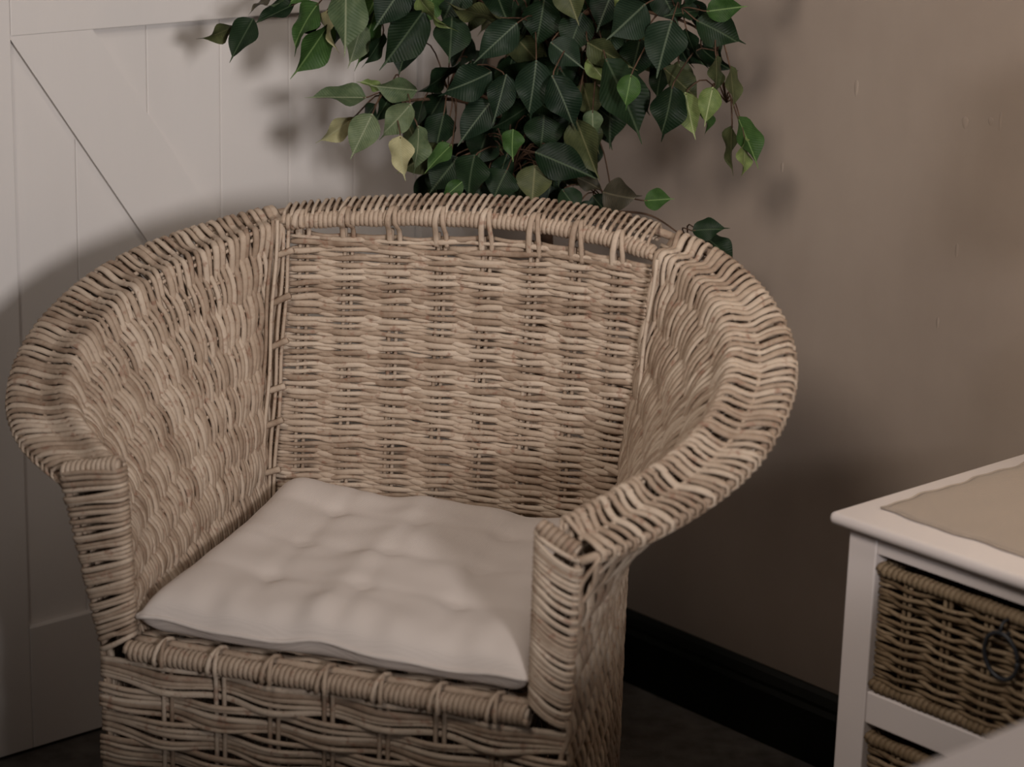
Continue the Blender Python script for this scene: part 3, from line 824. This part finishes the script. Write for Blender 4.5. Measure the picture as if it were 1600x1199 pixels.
for h, k in (('c', .8), ('ul', .9), ('l', .75), ('lm', .75), ('r', .9), ('low', .55), ('lr', .5), ('cr', .85), ('top', 1), ('tl', 1), ('tr', 1)):
    branch(tp(k), HUB[h], .0045, .002)
branch(HUB['r'], HUB['rr'], .002, .0014); branch(HUB['rr'], HUB['rl'], .0016, .001, -.01); branch(HUB['lr'], HUB['rlow'], .002, .001)
NLEAF = [0]
def leaf(bx, by, tx, ty, w, kind, Yb, Yt=None, flip=1, roll=None):
    """a leaf from stalk end to tip; w = breadth as it shows, narrower leaves are turned edge on"""
    if Yt is None: Yt = Yb - .015
    a = pt(bx, by, Yb); b_ = pt(tx, ty, Yt)
    place_leaf(a, b_, w * 1.12 / 1130.0, kind, flip, roll)
def place_leaf(a, b_, w, kind, flip=1, roll=None):
    d = b_ - a; L = np.linalg.norm(d); yd = d / L
    view = CAM - a; view /= np.linalg.norm(view)
    zd = view - (view @ yd) * yd; zd /= np.linalg.norm(zd)
    full = .56 * L
    wx = max(full, w); ang = 0.0
    if roll is not None: ang = roll
    elif w < full * .97: ang = math.acos(max(.12, w / full)) * flip
    else:
        ang = rng.uniform(-.55, .55); wx = wx / math.cos(ang)
    xd = np.cross(yd, zd)
    xr = xd * math.cos(ang) + zd * math.sin(ang); zr = np.cross(xr, yd)
    me = LEAFS[rng.randrange(4)]
    o = bpy.data.objects.new('leaf', me); col.objects.link(o); o.parent = ficus
    o.material_slots[0].link = 'OBJECT'; o.material_slots[0].material = M_LEAF[kind]
    m = Matrix.Identity(4); sx = wx / .50
    for r in range(3):
        m[r][0] = xr[r] * sx; m[r][1] = yd[r] * L; m[r][2] = zr[r] * L; m[r][3] = (a - PB)[r]
    o.matrix_local = m
    # stalk to the nearest hub
    hs = min(HUB.values(), key=lambda h: np.linalg.norm(h - a))
    if np.linalg.norm(hs - a) < .15 and np.linalg.norm(hs - a) > .01:
        mid = (hs + a) / 2 - yd * .012 + EZ * .012
        Q = catmull([hs, mid, a, a + yd * .004], 9)
        V, Fc = sweep(Q - PB, arr(.3, 1, .2), .0011, .0011, 4); mesh_obj('twig', V, Fc, M_BARK, ficus)
    NLEAF[0] += 1
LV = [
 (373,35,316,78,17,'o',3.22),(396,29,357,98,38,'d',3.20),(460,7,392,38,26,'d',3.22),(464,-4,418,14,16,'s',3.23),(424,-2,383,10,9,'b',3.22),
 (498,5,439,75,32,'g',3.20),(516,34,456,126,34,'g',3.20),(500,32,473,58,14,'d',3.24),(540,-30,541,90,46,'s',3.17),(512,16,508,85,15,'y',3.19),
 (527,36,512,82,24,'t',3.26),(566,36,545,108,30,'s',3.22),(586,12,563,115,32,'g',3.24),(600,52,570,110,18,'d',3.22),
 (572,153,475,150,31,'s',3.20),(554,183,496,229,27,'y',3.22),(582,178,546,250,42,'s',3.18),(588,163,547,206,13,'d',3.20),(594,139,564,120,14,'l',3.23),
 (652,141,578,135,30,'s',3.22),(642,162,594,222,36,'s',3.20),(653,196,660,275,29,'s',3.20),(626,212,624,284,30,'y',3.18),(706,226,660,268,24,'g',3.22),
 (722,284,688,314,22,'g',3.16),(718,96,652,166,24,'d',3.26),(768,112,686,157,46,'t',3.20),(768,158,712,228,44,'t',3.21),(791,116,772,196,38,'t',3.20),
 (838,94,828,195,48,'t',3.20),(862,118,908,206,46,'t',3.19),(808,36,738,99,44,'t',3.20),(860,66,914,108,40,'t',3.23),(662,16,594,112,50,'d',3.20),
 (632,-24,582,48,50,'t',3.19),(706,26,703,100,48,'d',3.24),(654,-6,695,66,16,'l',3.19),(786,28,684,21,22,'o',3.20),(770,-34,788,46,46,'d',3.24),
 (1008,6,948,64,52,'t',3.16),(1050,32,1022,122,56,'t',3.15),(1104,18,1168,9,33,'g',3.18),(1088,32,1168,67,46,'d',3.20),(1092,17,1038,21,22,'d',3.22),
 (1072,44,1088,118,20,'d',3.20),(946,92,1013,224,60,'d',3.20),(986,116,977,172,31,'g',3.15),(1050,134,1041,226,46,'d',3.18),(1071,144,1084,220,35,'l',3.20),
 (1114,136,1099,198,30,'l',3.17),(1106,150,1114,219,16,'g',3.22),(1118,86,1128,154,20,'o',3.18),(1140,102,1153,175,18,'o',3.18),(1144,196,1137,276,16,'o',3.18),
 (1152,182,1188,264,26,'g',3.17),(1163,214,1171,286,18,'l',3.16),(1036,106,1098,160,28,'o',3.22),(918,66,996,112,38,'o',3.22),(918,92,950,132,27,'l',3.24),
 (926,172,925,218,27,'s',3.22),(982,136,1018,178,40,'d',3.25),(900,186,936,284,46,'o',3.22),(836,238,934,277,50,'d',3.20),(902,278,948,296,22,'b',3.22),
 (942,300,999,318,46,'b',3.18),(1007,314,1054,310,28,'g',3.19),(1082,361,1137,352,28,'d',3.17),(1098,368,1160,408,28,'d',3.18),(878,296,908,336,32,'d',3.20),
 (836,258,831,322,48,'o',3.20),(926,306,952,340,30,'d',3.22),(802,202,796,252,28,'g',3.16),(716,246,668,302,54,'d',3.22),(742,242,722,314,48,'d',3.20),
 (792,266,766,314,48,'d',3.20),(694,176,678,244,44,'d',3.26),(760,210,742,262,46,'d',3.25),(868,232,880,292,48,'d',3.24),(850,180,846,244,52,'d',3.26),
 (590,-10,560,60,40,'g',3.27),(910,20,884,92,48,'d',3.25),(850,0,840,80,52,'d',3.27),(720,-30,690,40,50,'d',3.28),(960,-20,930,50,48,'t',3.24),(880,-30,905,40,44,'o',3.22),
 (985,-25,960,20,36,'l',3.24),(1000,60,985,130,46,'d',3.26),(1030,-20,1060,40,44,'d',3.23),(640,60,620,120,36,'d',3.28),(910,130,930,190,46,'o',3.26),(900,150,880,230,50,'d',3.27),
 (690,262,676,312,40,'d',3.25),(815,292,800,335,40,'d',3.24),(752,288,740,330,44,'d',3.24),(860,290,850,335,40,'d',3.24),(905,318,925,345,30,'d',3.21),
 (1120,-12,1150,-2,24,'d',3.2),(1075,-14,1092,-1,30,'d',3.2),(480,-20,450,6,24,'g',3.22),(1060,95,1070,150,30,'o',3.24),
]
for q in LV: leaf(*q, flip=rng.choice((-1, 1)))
# inner leaves of the dense crown
rl = random.Random(21)
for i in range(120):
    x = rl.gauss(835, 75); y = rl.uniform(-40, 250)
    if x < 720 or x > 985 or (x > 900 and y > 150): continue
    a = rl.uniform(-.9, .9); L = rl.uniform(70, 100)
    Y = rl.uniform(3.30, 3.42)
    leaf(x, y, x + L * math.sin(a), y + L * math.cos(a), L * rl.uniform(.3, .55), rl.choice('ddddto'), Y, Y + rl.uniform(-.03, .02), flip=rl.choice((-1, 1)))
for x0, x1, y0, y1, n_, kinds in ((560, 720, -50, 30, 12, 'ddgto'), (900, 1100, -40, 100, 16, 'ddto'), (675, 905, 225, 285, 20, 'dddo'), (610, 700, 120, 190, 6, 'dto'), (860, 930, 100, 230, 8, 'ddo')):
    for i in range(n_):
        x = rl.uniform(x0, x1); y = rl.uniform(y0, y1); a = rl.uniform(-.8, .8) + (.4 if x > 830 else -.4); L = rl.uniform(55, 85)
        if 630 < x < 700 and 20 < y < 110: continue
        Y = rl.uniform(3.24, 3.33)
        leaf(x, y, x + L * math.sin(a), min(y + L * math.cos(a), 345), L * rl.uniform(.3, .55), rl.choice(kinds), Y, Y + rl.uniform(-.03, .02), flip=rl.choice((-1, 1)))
# crown above the frame
for i in range(75):
    h = rl.choice(['top', 'tl', 'tr', 'ul', 'r', 'c'])
    c = HUB[h] + arr(rl.gauss(0, .09), rl.uniform(-.10, .05), abs(rl.gauss(0.02, .10)))
    q = c - CAM; py = 599.5 - F_PX * (q @ CU) / (q @ FW)
    if py > -75: continue
    if (CORNER - c) @ WB < .1 or (CORNER - c) @ WA < .1: continue
    d = arr(rl.gauss(0, .5) + (c[0] - PB[0]) * 2, rl.uniform(-.6, .1), -1); d /= np.linalg.norm(d)
    L = rl.uniform(.065, .09)
    e = c + d * L; q = e - CAM
    if 599.5 - F_PX * (q @ CU) / (q @ FW) > -4: continue
    place_leaf(c, e, L * rl.uniform(.25, .5), rl.choice('ddtgoSs'.replace('S', 'd')), rl.choice((-1, 1)))
# pot
prof = [(.0, .0), (.105, .0), (.112, .01), (.135, .20), (.138, .255), (.130, .262), (.124, .25), (.121, .225)]
K = 32; V = []; Fc = []
for r_, z in prof:
    for j in range(K): V.append((r_ * math.cos(2 * math.pi * j / K), r_ * math.sin(2 * math.pi * j / K), z))
for i in range(len(prof) - 1):
    for j in range(K): Fc.append((i * K + j, i * K + (j + 1) % K, (i + 1) * K + (j + 1) % K, (i + 1) * K + j))
mesh_obj('pot', V, Fc, M_POT, ficus)
V = [(0, 0, .24)] + [(.1215 * math.cos(2 * math.pi * j / K), .1215 * math.sin(2 * math.pi * j / K), .232) for j in range(K)]
mesh_obj('moss', V, [(0, 1 + j, 1 + (j + 1) % K) for j in range(K)], M_SOIL, ficus)
print('leaves', NLEAF[0])
